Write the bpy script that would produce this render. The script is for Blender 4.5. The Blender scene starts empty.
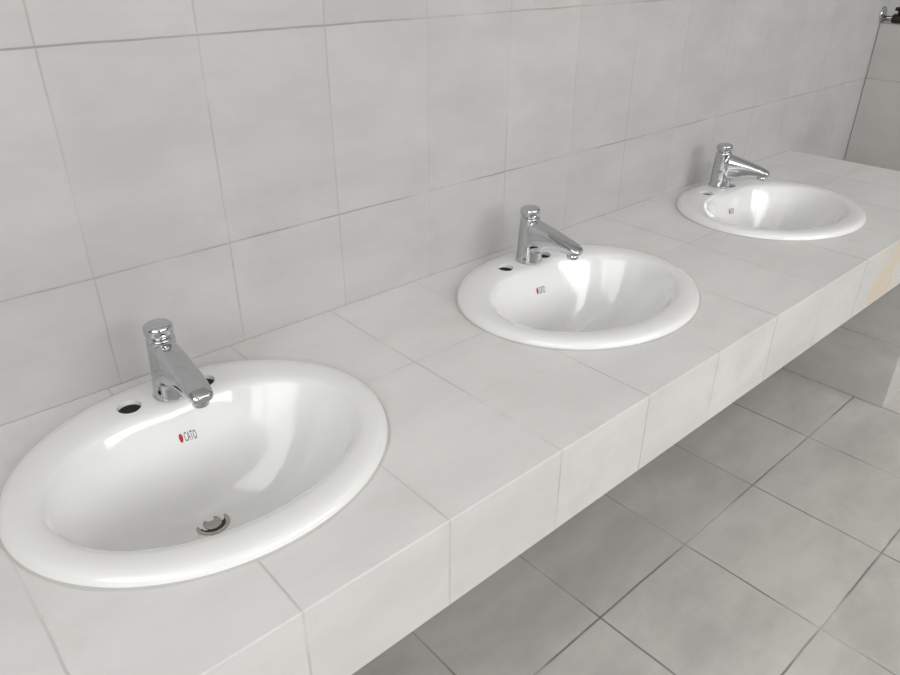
import bpy, bmesh, math
import numpy as np
from mathutils import Vector, Matrix
from mathutils.bvhtree import BVHTree

H=0.606            # counter height above floor; local z=0 is the counter top
scene=bpy.context.scene
col=scene.collection
try:
    scene.view_settings.view_transform='Standard'
    scene.view_settings.look='None'
except Exception: pass

# ------------------------------------------------------------------ camera
ya,pi_,ro=map(math.radians,(-41.6617,-28.5974,0.0737))
fw=Vector((math.sin(-ya)*math.cos(pi_),math.cos(-ya)*math.cos(pi_),math.sin(pi_)))
r=fw.cross(Vector((0,0,1))).normalized(); u=r.cross(fw)
r2=math.cos(ro)*r+math.sin(ro)*u; u2=math.cos(ro)*u-math.sin(ro)*r
cd=bpy.data.cameras.new('camera'); cam=bpy.data.objects.new('camera',cd); col.objects.link(cam)
cd.sensor_width=36; cd.lens=718.98/900*36; cd.clip_start=0.02
M=Matrix.Identity(4)
for i in range(3):
    M[i][0]=r2[i]; M[i][1]=u2[i]; M[i][2]=-fw[i]
M[0][3],M[1][3],M[2][3]=0.1336,-0.9979,0.5702+H
cam.matrix_world=M
scene.camera=cam

# ------------------------------------------------------------------ materials
def lin(c):
    return tuple(((x/255)/12.92 if x/255<=0.04045 else ((x/255+0.055)/1.055)**2.4) for x in c)+(1,)
def simple(name,c,rough=.4,metal=0,coat=0,emit=None,es=0):
    m=bpy.data.materials.new(name); m.use_nodes=True
    b=m.node_tree.nodes['Principled BSDF']
    b.inputs['Base Color'].default_value=lin(c); b.inputs['Roughness'].default_value=rough
    b.inputs['Metallic'].default_value=metal; b.inputs['Coat Weight'].default_value=coat
    b.inputs['Coat Roughness'].default_value=.06
    if emit: b.inputs['Emission Color'].default_value=lin(emit); b.inputs['Emission Strength'].default_value=es
    return m

class NB:
    def __init__(s,m): s.t=m.node_tree; s.n=s.t.nodes; s.l=s.t.links
    def math(s,op,a,b=None,c=None):
        n=s.n.new('ShaderNodeMath'); n.operation=op
        for i,v in enumerate((a,b,c)):
            if v is None: continue
            if isinstance(v,(int,float)): n.inputs[i].default_value=v
            else: s.l.new(v,n.inputs[i])
        return n.outputs[0]
    def mix(s,f,a,b,mode='MIX'):
        n=s.n.new('ShaderNodeMix'); n.data_type='RGBA'; n.blend_type=mode
        for k,v in ((0,f),(6,a),(7,b)):
            if isinstance(v,(int,float)): n.inputs[k].default_value=v
            elif isinstance(v,tuple): n.inputs[k].default_value=v
            else: s.l.new(v,n.inputs[k])
        return n.outputs[2]
    def noise(s,vec,scale,detail=3,rough=.5):
        n=s.n.new('ShaderNodeTexNoise'); n.inputs['Scale'].default_value=scale
        n.inputs['Detail'].default_value=detail; n.inputs['Roughness'].default_value=rough
        s.l.new(vec,n.inputs['Vector']); return n.outputs['Fac']
    def ramp(s,f,a,b,va=0.,vb=1.):
        n=s.n.new('ShaderNodeMapRange'); n.interpolation_type='SMOOTHSTEP'
        s.l.new(f,n.inputs[0])
        for i,v in zip((1,2,3,4),(a,b,va,vb)): n.inputs[i].default_value=v
        return n.outputs[0]

def tile_mat(name,base,grout,U,V,w,h,ou,ov,gw=.0022,rough=.3,vary=.05,stain=None,mott=.06,
             gvis=(.25,1.),stain_amt=0,bumpd=.25,tan=None,faintu=None,faintv=None):
    """tiles in object space; U,V = axis index. joints at ou+k*w , ov+k*h"""
    m=bpy.data.materials.new(name); m.use_nodes=True; b=m.node_tree.nodes['Principled BSDF']; B=NB(m)
    tc=B.n.new('ShaderNodeTexCoord'); sp=B.n.new('ShaderNodeSeparateXYZ'); B.l.new(tc.outputs['Object'],sp.inputs[0])
    vec=tc.outputs['Object']
    wob=B.math('MULTIPLY',B.math('SUBTRACT',B.noise(vec,9,2),.5),.004)
    def axis(ax,sz,o):
        q=B.math('DIVIDE',B.math('SUBTRACT',B.math('ADD',sp.outputs[ax],wob),o),sz)
        fl=B.math('FLOOR',q); fr=B.math('SUBTRACT',q,fl)
        dist=B.math('MULTIPLY',B.math('MINIMUM',fr,B.math('SUBTRACT',1.,fr)),sz)
        return fl,dist
    fu,du=axis(U,w,ou); fv,dv=axis(V,h,ov)
    cmb=B.n.new('ShaderNodeCombineXYZ'); B.l.new(fu,cmb.inputs[0]); B.l.new(fv,cmb.inputs[1])
    wn=B.n.new('ShaderNodeTexWhiteNoise'); wn.noise_dimensions='3D'; B.l.new(cmb.outputs[0],wn.inputs[0])
    rnd=wn.outputs['Value']
    gnoise=B.ramp(B.noise(vec,5.5,3),.38,.62,gvis[0],gvis[1])
    su=B.ramp(du,gw*.25,gw,1,0); sv=B.ramp(dv,gw*.25,gw,1,0)
    if faintu is not None: su=B.math('MULTIPLY',su,faintu)
    if faintv is not None: sv=B.math('MULTIPLY',sv,faintv)
    g=B.math('MAXIMUM',su,sv)
    gfac=B.math('MULTIPLY',g,gnoise)
    dark=tuple(x*(1-vary*2) for x in lin(base)[:3])+(1,)
    c=B.mix(rnd,lin(base),dark)
    # brushed / smeared grout haze
    mp=B.n.new('ShaderNodeMapping'); B.l.new(vec,mp.inputs[0]); 
    sc=[6,6,6]; sc[U]=2.5; mp.inputs['Scale'].default_value=sc
    mo=B.ramp(B.noise(mp.outputs[0],1.6,6,.62),.3,.7,-mott,mott)
    hz=B.n.new('ShaderNodeHueSaturation'); B.l.new(c,hz.inputs['Color']); B.l.new(B.math('ADD',mo,1.),hz.inputs['Value'])
    c=hz.outputs['Color']
    if stain:
        sf=B.math('MULTIPLY',B.ramp(B.noise(vec,3.1,7,.7),.5,.72),stain_amt); c=B.mix(sf,c,lin(stain))
        near=B.math('MULTIPLY',B.ramp(B.math('MINIMUM',du,dv),0,.03,1,0),B.ramp(B.noise(vec,14,4,.7),.5,.75))
        c=B.mix(B.math('MULTIPLY',near,stain_amt*.9),c,lin(stain))
    if tan:
        x0,tc_=tan
        tf=B.math('MULTIPLY',B.ramp(sp.outputs[0],x0,x0+.05),B.ramp(B.noise(vec,9,3),.38,.6,.15,.7))
        tf=B.math('MULTIPLY',tf,B.ramp(sp.outputs[0],x0+.16,x0+.24,1,0))
        c=B.mix(tf,c,lin(tc_))
    c=B.mix(gfac,c,lin(grout))
    B.l.new(c,b.inputs['Base Color'])
    rr=B.math('ADD',B.math('ADD',B.math('MULTIPLY',g,.4),rough),B.math('MULTIPLY',B.noise(vec,12,4),.12))
    B.l.new(rr,b.inputs['Roughness'])
    hgt=B.math('SUBTRACT',B.math('MULTIPLY',B.noise(vec,60,3),.12),g)
    tilt=B.math('MULTIPLY',B.noise(vec,7,2),.5); hgt=B.math('ADD',hgt,tilt)
    bp=B.n.new('ShaderNodeBump'); bp.inputs['Strength'].default_value=bumpd; bp.inputs['Distance'].default_value=.0015
    B.l.new(hgt,bp.inputs['Height']); B.l.new(bp.outputs[0],b.inputs['Normal'])
    return m

m_wall=tile_mat('wall_tile',(191,190,188),(138,137,134),0,2,.2,.2949,.3695,.1699,gw=.0021,rough=.34,vary=.035,mott=.06,gvis=(.15,.75),faintu=.5,stain=(204,203,202),stain_amt=.4)
m_wall_side=tile_mat('wall_tile_side',(194,193,190),(140,139,137),1,2,.2,.2949,0,.1699,rough=.35,vary=.04,mott=.04,gvis=(.2,.8))
m_top=tile_mat('counter_tile_top',(226,225,223),(170,169,165),0,1,.1925,.30,.350,-.24,gw=.0022,rough=.34,vary=.02,mott=.04,gvis=(.05,.55),stain=(199,197,192),stain_amt=.35,faintv=.55)
m_front=tile_mat('counter_tile_front',(220,219,217),(170,169,166),0,2,.1925,.6,.350,-.4,gw=.0024,rough=.34,vary=.03,mott=.055,gvis=(.1,.6),stain=(188,185,180),stain_amt=.4,tan=(1.74,(224,207,180)))
m_supp=tile_mat('support_tile',(212,211,208),(150,149,146),1,2,.3,.2,-.54,-.206,rough=.35,vary=.06,mott=.08,stain=(170,168,164),stain_amt=.4)
m_floor=tile_mat('floor_tile',(210,208,202),(126,124,119),0,1,.3024,.3024,1.017,-.4568,gw=.0032,rough=.38,vary=.05,mott=.10,gvis=(.2,.95),stain=(230,228,223),stain_amt=.5)
m_conc=simple('concrete',(120,119,116),.9)
m_plaster=simple('plaster',(212,211,209),.8)
m_grey=simple('painted_wall_lower',(160,159,157),.6)  # unseen front wall, greyed so the chrome reflects darker tones
m_ceram=simple('white_ceramic',(240,240,239),.15,coat=.5)
m_chrome=simple('chrome',(200,201,204),.05,metal=1)
m_steel=simple('drain_steel',(186,184,178),.22,metal=1)
m_dark=simple('dark_cavity',(60,58,55),.8)
m_text=simple('label_black',(66,66,68),.5)
m_red=simple('label_red',(185,38,46),.4)
m_alu=simple('window_frame_aluminium',(150,150,150),.4,metal=.6)
m_caulk=simple('grout_bead',(196,195,191),.7)
m_brass=simple('valve_dark_metal',(60,58,55),.35,metal=.8)
m_refl_dark=simple('door_laminate',(56,58,62),.4)  # dark surface for the panels added as chrome reflections

# ------------------------------------------------------------------ mesh helpers
def mkobj(name,bm,mats,parent=None,loc=None,smooth=False):
    me=bpy.data.meshes.new(name); bm.normal_update(); bm.to_mesh(me); bm.free()
    for m in (mats if isinstance(mats,(list,tuple)) else [mats]): me.materials.append(m)
    if smooth:
        for p in me.polygons: p.use_smooth=True
    o=bpy.data.objects.new(name,me); col.objects.link(o)
    if parent: o.parent=parent
    if loc is not None: o.location=loc
    elif not parent: o.location=(0,0,H)
    return o
def box(bm,x0,x1,y0,y1,z0,z1,mi=0):
    vs=[bm.verts.new((x,y,z)) for x in (x0,x1) for y in (y0,y1) for z in (z0,z1)]
    fs=[(0,1,3,2),(4,6,7,5),(0,4,5,1),(2,3,7,6),(0,2,6,4),(1,5,7,3)]
    out=[]
    for f in fs:
        q=bm.faces.new([vs[i] for i in f]); q.material_index=mi; out.append(q)
    return out
def boxobj(name,dims,mat,bev=0):
    bm=bmesh.new(); box(bm,*dims); bmesh.ops.recalc_face_normals(bm,faces=bm.faces)
    o=mkobj(name,bm,mat)
    if bev:
        md=o.modifiers.new('b','BEVEL'); md.width=bev; md.segments=2
    return o
def lathe(bm,prof,N=48,center=(0,0,0),axis=None,mi=0,cap=True):
    A=axis or Matrix.Identity(3); rings=[]
    for (rr,z) in prof:
        rings.append([bm.verts.new(Vector(center)+A@Vector((rr*math.cos(2*math.pi*i/N),rr*math.sin(2*math.pi*i/N),z))) for i in range(N)])
    for a,b in zip(rings[:-1],rings[1:]):
        for i in range(N):
            f=bm.faces.new((a[i],a[(i+1)%N],b[(i+1)%N],b[i])); f.material_index=mi; f.smooth=True
    if cap:
        f=bm.faces.new(rings[0][::-1]); f.material_index=mi
        f=bm.faces.new(rings[-1]); f.material_index=mi
def apply_mods(o):
    dg=bpy.context.evaluated_depsgraph_get(); dg.update()
    me=bpy.data.meshes.new_from_object(o.evaluated_get(dg)); o.modifiers.clear()
    old=o.data; o.data=me; bpy.data.meshes.remove(old)

# ------------------------------------------------------------------ room shell
XL,XR,YF,ZC=-.75,4.3,-3.2,1.75
boxobj('wall_back',(XL,XR,0,.12,-H,ZC),m_wall)
boxobj('wall_right',(XR,XR+.12,YF,.12,-H,ZC),m_wall_side)
boxobj('floor',(XL-.12,XR+.12,YF-.12,.12,-H-.1,-H),m_floor)
boxobj('ceiling',(XL-.12,XR+.12,YF-.12,.12,ZC,ZC+.1),m_plaster)
# left wall; unseen window opening added for extra side fill
ly0,ly1,lz0,lz1=-3.0,-.55,.25,1.65
bm=bmesh.new()
box(bm,XL-.12,XL,YF,ly0,-H,ZC); box(bm,XL-.12,XL,ly1,.12,-H,ZC)
box(bm,XL-.12,XL,ly0,ly1,-H,lz0); box(bm,XL-.12,XL,ly0,ly1,lz1,ZC)
mkobj('wall_left',bm,m_wall_side)
bm=bmesh.new(); fwid=.04
for y in (ly0,(ly0+ly1)/2-.02,ly1-fwid): box(bm,XL-.08,XL-.03,y,y+fwid,lz0,lz1)
box(bm,XL-.08,XL-.03,ly0,ly1,lz0,lz0+fwid); box(bm,XL-.08,XL-.03,ly0,ly1,lz1-fwid,lz1)
mkobj('window_2',bm,m_alu)  # frame of the added side window, out of view
# half-height partition on the right with a ledge
PX=2.94
boxobj('wall_partition',(PX,PX+.115,-1.9,-.001,-H,.345),m_wall_side,.003)
# front wall with window opening
wx0,wx1,wz0,wz1=.1,3.2,.55,1.65
bm=bmesh.new()
box(bm,XL,wx0,YF-.12,YF,-H,ZC); box(bm,wx1,XR,YF-.12,YF,-H,ZC)
box(bm,wx0,wx1,YF-.12,YF,-H,wz0); box(bm,wx0,wx1,YF-.12,YF,wz1,ZC)
mkobj('wall_front',bm,m_grey)
bm=bmesh.new()
for k in range(5):
    x=wx0+(wx1-wx0)*k/4; x0=min(max(x-fwid/2,wx0),wx1-fwid); box(bm,x0,x0+fwid,YF-.08,YF-.03,wz0,wz1)
box(bm,wx0,wx1,YF-.08,YF-.03,wz0,wz0+fwid); box(bm,wx0,wx1,YF-.08,YF-.03,wz1-fwid,wz1)
mkobj('window_1',bm,m_alu)
# unseen door-shaped panels added to give the chrome dark reflections
for k,x in enumerate((.1,1.0,1.9)):
    bm=bmesh.new()
    box(bm,x,x+.62,YF+.005,YF+.03,-H+.12,.5); box(bm,x+.06,x+.56,YF+.03,YF+.036,-H+.2,.42)
    lathe(bm,[(.012,0),(.012,.03),(.02,.034),(.02,.05),(.012,.054)],20,(x+.56,YF+.03,-.1),Matrix.Rotation(-math.pi/2,3,'X'))
    mkobj('door_%d'%(k+1),bm,m_refl_dark)

# ------------------------------------------------------------------ counter
D=.5393; T=.1368; XE=2.468
XS=.394; SP=.7345; YS=-.240; A_,B_=.2395,.2110
bm=bmesh.new(); fs=box(bm,XL,XE,-D,-.0005,-T,0)
bmesh.ops.recalc_face_normals(bm,faces=bm.faces)
counter=mkobj('vanity_counter',bm,[m_top,m_front,m_conc])
cut=bmesh.new()
for k in range(3):
    N=96; cx=XS+SP*k
    lo=[cut.verts.new((cx+(A_-.016)*math.cos(2*math.pi*i/N),YS+(B_-.016)*math.sin(2*math.pi*i/N),-.3)) for i in range(N)]
    hi=[cut.verts.new((v.co.x,v.co.y,.2)) for v in lo]
    for i in range(N): cut.faces.new((lo[i],lo[(i+1)%N],hi[(i+1)%N],hi[i]))
    cut.faces.new(lo[::-1]); cut.faces.new(hi)
cutter=mkobj('cutter',cut,m_conc)
md=counter.modifiers.new('cut','BOOLEAN'); md.operation='DIFFERENCE'; md.object=cutter; md.solver='EXACT'
bpy.context.view_layer.update(); apply_mods(counter)
bpy.data.objects.remove(cutter)
for p in counter.data.polygons:
    n=p.normal; c=p.center
    if n.z>.9: p.material_index=0
    elif n.y<-.9 and abs(c.y+D)<.001: p.material_index=1
    elif n.x>.9 and c.x>XE-.01: p.material_index=1
    else: p.material_index=2
md=counter.modifiers.new('bev','BEVEL'); md.width=.0018; md.segments=2; md.limit_method='ANGLE'; md.angle_limit=math.radians(60)
boxobj('support_wall',(2.222,XE-.006,-D+.003,-.001,-H,-T),m_supp,.002)

# ------------------------------------------------------------------ washbasin
def basin_mesh():
    N=160; bm=bmesh.new(); rings=[]
    ab,bb=.1935,.1450; yo=-.0160; dr=Vector((0,.042,-.152))
    def outer(t): return Vector((A_*math.cos(t),B_*math.sin(t),0))
    def edge(t):
        x=ab*math.cos(t); y=bb*math.sin(t)
        if y>0: y-=.016*math.exp(-(x/.075)**2)*(y/bb)
        return Vector((x,yo+y,0))
    oprof=[(0,.0003),(.0,.002),(.02,.0055),(.07,.0095),(.16,.0125),(.3,.0142),(.5,.0146),(.7,.0140),(.86,.0125),(.94,.0105)]
    for s,z in oprof:
        rings.append([ (outer(2*math.pi*i/N)*(1-s)+edge(2*math.pi*i/N)*s)+Vector((0,0,z)) for i in range(N)])
    R=[1,.98,.955,.93,.9,.86,.82,.77,.72,.66,.6,.53,.46,.39,.32,.25,.18,.105]
    for rr in R:
        ring=[]
        c=Vector((0,yo,0)); sh=Vector((0,dr.y-yo,0))*(1-rr)**1.0
        for i in range(N):
            t=2*math.pi*i/N
            dfront=(1-rr**3.0)
            dback=(1-math.cos(math.pi*(1-rr)**.82))/2
            wb=.85*max(0,math.sin(t))**1.3
            z=.0070-.159*(dfront*(1-wb)+dback*wb)
            e=edge(t)-c
            ce=Vector((math.cos(t)*.17,math.sin(t)*.17,0))
            w=(1-rr)**2
            ring.append(c+sh+(e*(1-w)+ce*w)*rr+Vector((0,0,z)))
        rings.append(ring)
    V=[[bm.verts.new(p) for p in rg] for rg in rings]
    for a,b in zip(V[:-1],V[1:]):
        for i in range(N):
            f=bm.faces.new((a[i],a[(i+1)%N],b[(i+1)%N],b[i])); f.smooth=True
    f=bm.faces.new(V[-1]); f.smooth=True
    bmesh.ops.recalc_face_normals(bm,faces=bm.faces)
    if sum(f.normal.z for f in bm.faces)<0:
        bmesh.ops.reverse_faces(bm,faces=bm.faces)
    return bm,dr
HOLES=[(-.044,.1475),(.062,.144)]
bm,dr=basin_mesh()
bvh=BVHTree.FromBMesh(bm)
proto=mkobj('basin_proto',bm,m_ceram,loc=(0,0,0),smooth=True)
md=proto.modifiers.new('s','SOLIDIFY'); md.thickness=.007; md.offset=-1
hb=bmesh.new()
for hx,hy in HOLES: lathe(hb,[(.0158,-.05),(.0158,.06)],40,(hx,hy,0))
bmesh.ops.recalc_face_normals(hb,faces=hb.faces)
hc=mkobj('hole_cutter',hb,m_dark,loc=(0,0,0))
md=proto.modifiers.new('h','BOOLEAN'); md.operation='DIFFERENCE'; md.object=hc; md.solver='EXACT'
bpy.context.view_layer.update(); apply_mods(proto)
bpy.data.objects.remove(hc)
basin_me=proto.data; bpy.data.objects.remove(proto)
basin_me.materials.clear(); basin_me.materials.append(m_ceram)
if hasattr(basin_me,'set_sharp_from_angle'): basin_me.set_sharp_from_angle(angle=math.radians(45))
def surf(x,y):
    h=bvh.ray_cast(Vector((x,y,.3)),Vector((0,0,-1))); return h[0],h[1]
LX,LY=.004,.0985
def label():
    cu=bpy.data.curves.new('t','FONT'); cu.body='CATO'; cu.size=.0062; cu.space_character=1.05
    t=bpy.data.objects.new('t',cu); col.objects.link(t); bpy.context.view_layer.update()
    dg=bpy.context.evaluated_depsgraph_get(); me=bpy.data.meshes.new_from_object(t.evaluated_get(dg))
    bpy.data.objects.remove(t)
    bm=bmesh.new(); bm.from_mesh(me)
    bmesh.ops.triangulate(bm,faces=bm.faces)
    for f in bm.faces: f.material_index=0
    bmesh.ops.translate(bm,verts=bm.verts,vec=(.000,-.0022,0))
    nv=[bm.verts.new((-.0042+.0027*math.cos(a),.0022*math.sin(a),0)) for a in [2*math.pi*i/20 for i in range(20)]]
    f=bm.faces.new(nv); f.material_index=1
    for v in bm.verts:
        p,n=surf(LX+v.co.x,LY+v.co.y*.8)
        if n.z<0: n=-n
        v.co=p+n*.0004
    return bm

def basin(k):
    e=bpy.data.objects.new('washbasin',None); col.objects.link(e); e.empty_display_size=.1
    e.location=(XS+SP*k,YS,H)
    o=bpy.data.objects.new('ceramic_bowl',basin_me); col.objects.link(o); o.parent=e
    mkobj('label',label(),[m_text,m_red],parent=e)
    # drain: flange ring, flat disc painted as the well's shade, dished strainer plate
    bm=bmesh.new(); z=dr.z
    lathe(bm,[(.0230,z+.0006),(.0238,z+.0018),(.0225,z+.0028),(.0195,z+.0024),(.0180,z+.0009)],48,(dr.x,dr.y,0),cap=False)
    lathe(bm,[(.0001,z+.0008),(.0190,z+.0008)],48,(dr.x,dr.y,0),mi=1,cap=False)
    lathe(bm,[(.0001,z+.0014),(.0080,z+.0018),(.0125,z+.0024),(.0130,z+.0018),(.0130,z+.0009)],32,(dr.x,dr.y,0),cap=False)
    mkobj('drain',bm,[m_steel,m_dark],parent=e)
    bm=bmesh.new(); N=128; ra=[];rb=[];rc=[]
    for i in range(N):
        t=2*math.pi*i/N; c,s=math.cos(t),math.sin(t); j=.0006*math.sin(7*t+k)+.0005*math.sin(17*t)
        ra.append(bm.verts.new(((A_-.002)*c,(B_-.002)*s,.0022)))
        rb.append(bm.verts.new(((A_+.0012+j)*c,(B_+.0012+j)*s,.0012)))
        rc.append(bm.verts.new(((A_+.003+j)*c,(B_+.003+j)*s,.0002)))
    for a,b in ((ra,rb),(rb,rc)):
        for i in range(N): bm.faces.new((a[i],b[i],b[(i+1)%N],a[(i+1)%N]))
    mkobj('sealant_bead',bm,m_caulk,parent=e,smooth=True)
    bm=bmesh.new()
    lathe(bm,[(.024,-.02+z),(.024,z-.008)],24,(dr.x,dr.y,0)); lathe(bm,[(.017,z-.25),(.017,z-.01)],24,(dr.x,dr.y,0))
    mkobj('waste_pipe',bm,m_steel,parent=e,smooth=True)
    return e

# ------------------------------------------------------------------ faucet
def loft(bm,secs,N=40):
    rings=[]
    for (y,z,ang,hw,hh,pw) in secs:
        up=Vector((0,math.cos(ang),math.sin(ang))); ring=[]
        for i in range(N):
            t=2*math.pi*i/N; c,s=math.cos(t),math.sin(t)
            cc=math.copysign(abs(c)**(2/pw),c); ss=math.copysign(abs(s)**(2/pw),s)
            ring.append(bm.verts.new(Vector((hw*cc,y,z))+up*hh*ss))
        rings.append(ring)
    for a,b in zip(rings[:-1],rings[1:]):
        for i in range(N): bm.faces.new((a[i],a[(i+1)%N],b[(i+1)%N],b[i]))
    bm.faces.new(rings[0][::-1]); bm.faces.new(rings[-1])
bm=bmesh.new()
loft(bm,[(0,.000,0,.0250,.0260,2.3),(0,.004,0,.0245,.0255,2.3),(0.0,.02,0,.0228,.024,2.3),(0.001,.045,0,.0208,.0225,2.2),(0.002,.07,0,.0196,.0205,2),(.002,.084,0,.0190,.019,2)])
hp=math.pi/2
def sec(y,top,bot,hw,p): return (y,(top+bot)/2,hp,hw,(top-bot)/2,p)
loft(bm,[sec(.006,.084,.012,.0185,2.6),sec(-.016,.0835,.016,.0208,2.8),sec(-.034,.0785,.023,.0205,2.9),sec(-.052,.0730,.0310,.0197,3),sec(-.072,.0665,.0350,.0186,3),
         sec(-.090,.0605,.0360,.0176,3),sec(-.104,.0550,.0350,.0164,2.8),sec(-.112,.0510,.0355,.0145,2.4),sec(-.116,.0475,.0375,.0100,2)])
bmesh.ops.recalc_face_normals(bm,faces=bm.faces)
fo=mkobj('fproto',bm,m_chrome,loc=(0,0,0))
md=fo.modifiers.new('r','REMESH'); md.mode='VOXEL'; md.voxel_size=.0013; md.use_smooth_shade=True
md=fo.modifiers.new('s','SMOOTH'); md.factor=.5; md.iterations=10
bpy.context.view_layer.update(); apply_mods(fo); fbody=fo.data; bpy.data.objects.remove(fo)
for p in fbody.polygons: p.use_smooth=True
def faucet(k,x,y,rot):
    e=bpy.data.objects.new('push_faucet',None); col.objects.link(e); e.empty_display_size=.05
    e.location=(x,y,H+.0150); e.rotation_euler=(0,0,rot)
    o=bpy.data.objects.new('spout_body',fbody); col.objects.link(o); o.parent=e
    bm=bmesh.new()
    lathe(bm,[(.0245,0),(.0262,.0005),(.0262,.0015),(.0245,.0022)],48)
    mkobj('base_ring',bm,m_chrome,parent=e)
    bm=bmesh.new()
    T_=Matrix.Rotation(math.radians(-2),3,'X'); c=(0,.002,.078)
    lathe(bm,[(.0185,0),(.0192,.003),(.0192,.0085),(.0184,.0100),(.0142,.0108),(.0138,.0128),(.0150,.0136),(.0180,.0143),(.0192,.0160),(.0196,.0235),(.0190,.0270),(.0170,.0292),(.0128,.0302),(.0120,.0296),(.0100,.0299),(.0005,.0303)],56,c,T_)
    mkobj('push_button',bm,m_chrome,parent=e)
    bm=bmesh.new()
    lathe(bm,[(.0105,.0275),(.0112,.029),(.0114,.038)],32,(0,-.099,0)); 
    mkobj('aerator',bm,m_chrome,parent=e)
    return e
for k in range(3):
    basin(k)
    faucet(k,XS+SP*k+(.016,.021,.038)[k],YS+(.144,.145,.160)[k],math.radians((1,9,22)[k]))

# ------------------------------------------------------------------ stop valve at the wall above the partition ledge
e=bpy.data.objects.new('stop_valve',None); col.objects.link(e); e.location=(PX+.004,0,H+.345)
RX=Matrix.Rotation(math.pi/2,3,'X')   # local z -> -y
bm=bmesh.new()
lathe(bm,[(.013,.035),(.0145,.038),(.0145,.066),(.013,.07)],8,(0,0,.0155),RX)
lathe(bm,[(.006,.0),(.006,.018),(.015,.02),(.017,.024),(.015,.03),(.004,.031)],16,(0,-.052,.02))
mkobj('valve_body',bm,m_brass,parent=e)
bm=bmesh.new(); lathe(bm,[(.024,.0),(.026,.001),(.022,.006),(.010,.008)],28,(0,0,.0265),RX)
lathe(bm,[(.0085,.0),(.0085,.13)],24,(0,0,.0155),RX)
lathe(bm,[(.012,.085),(.014,.088),(.014,.115),(.011,.119)],20,(0,0,.0155),RX)
mkobj('valve_nut',bm,m_chrome,parent=e)

# ------------------------------------------------------------------ unseen ceiling panels added as ambient fill
m_diff=simple('lamp_diffuser',(255,255,255),.5,emit=(255,253,249),es=3.8)  # glow of the added ambient fill panels
def fill_panel(x,y):
    e=bpy.data.objects.new('ceiling_lamp',None); col.objects.link(e); e.location=(x,y,H+ZC)
    bm=bmesh.new(); box(bm,-.62,.62,-.07,.07,-.045,-.0); mkobj('housing',bm,m_plaster,parent=e)
    bm=bmesh.new(); box(bm,-.6,.6,-.055,.055,-.055,-.0455)
    mkobj('diffuser',bm,m_diff,parent=e)
fill_panel(.6,-1.55); fill_panel(2.7,-1.55)

def area(name,loc,rot,sx,sy,p,c=(1,1,1)):
    l=bpy.data.lights.new(name,'AREA'); l.shape='RECTANGLE'; l.size=sx; l.size_y=sy; l.energy=p; l.color=c
    o=bpy.data.objects.new(name,l); col.objects.link(o); o.location=loc; o.rotation_euler=rot; return o
area('window_daylight',((wx0+wx1)/2,YF-.2,H+(wz0+wz1)/2),(math.radians(90),0,0),wx1-wx0,wz1-wz0,53,(1,.997,.992))
area('window_daylight_side',(XL-.2,(ly0+ly1)/2,H+(lz0+lz1)/2),(math.radians(90),0,math.radians(-90)),ly1-ly0,lz1-lz0,22,(1,.997,.992))  # fill added to lighten partition, support wall and floor

w=bpy.data.worlds.new('world'); scene.world=w; w.use_nodes=True
w.node_tree.nodes['Background'].inputs[0].default_value=(.98,.99,1,1); w.node_tree.nodes['Background'].inputs[1].default_value=1.1
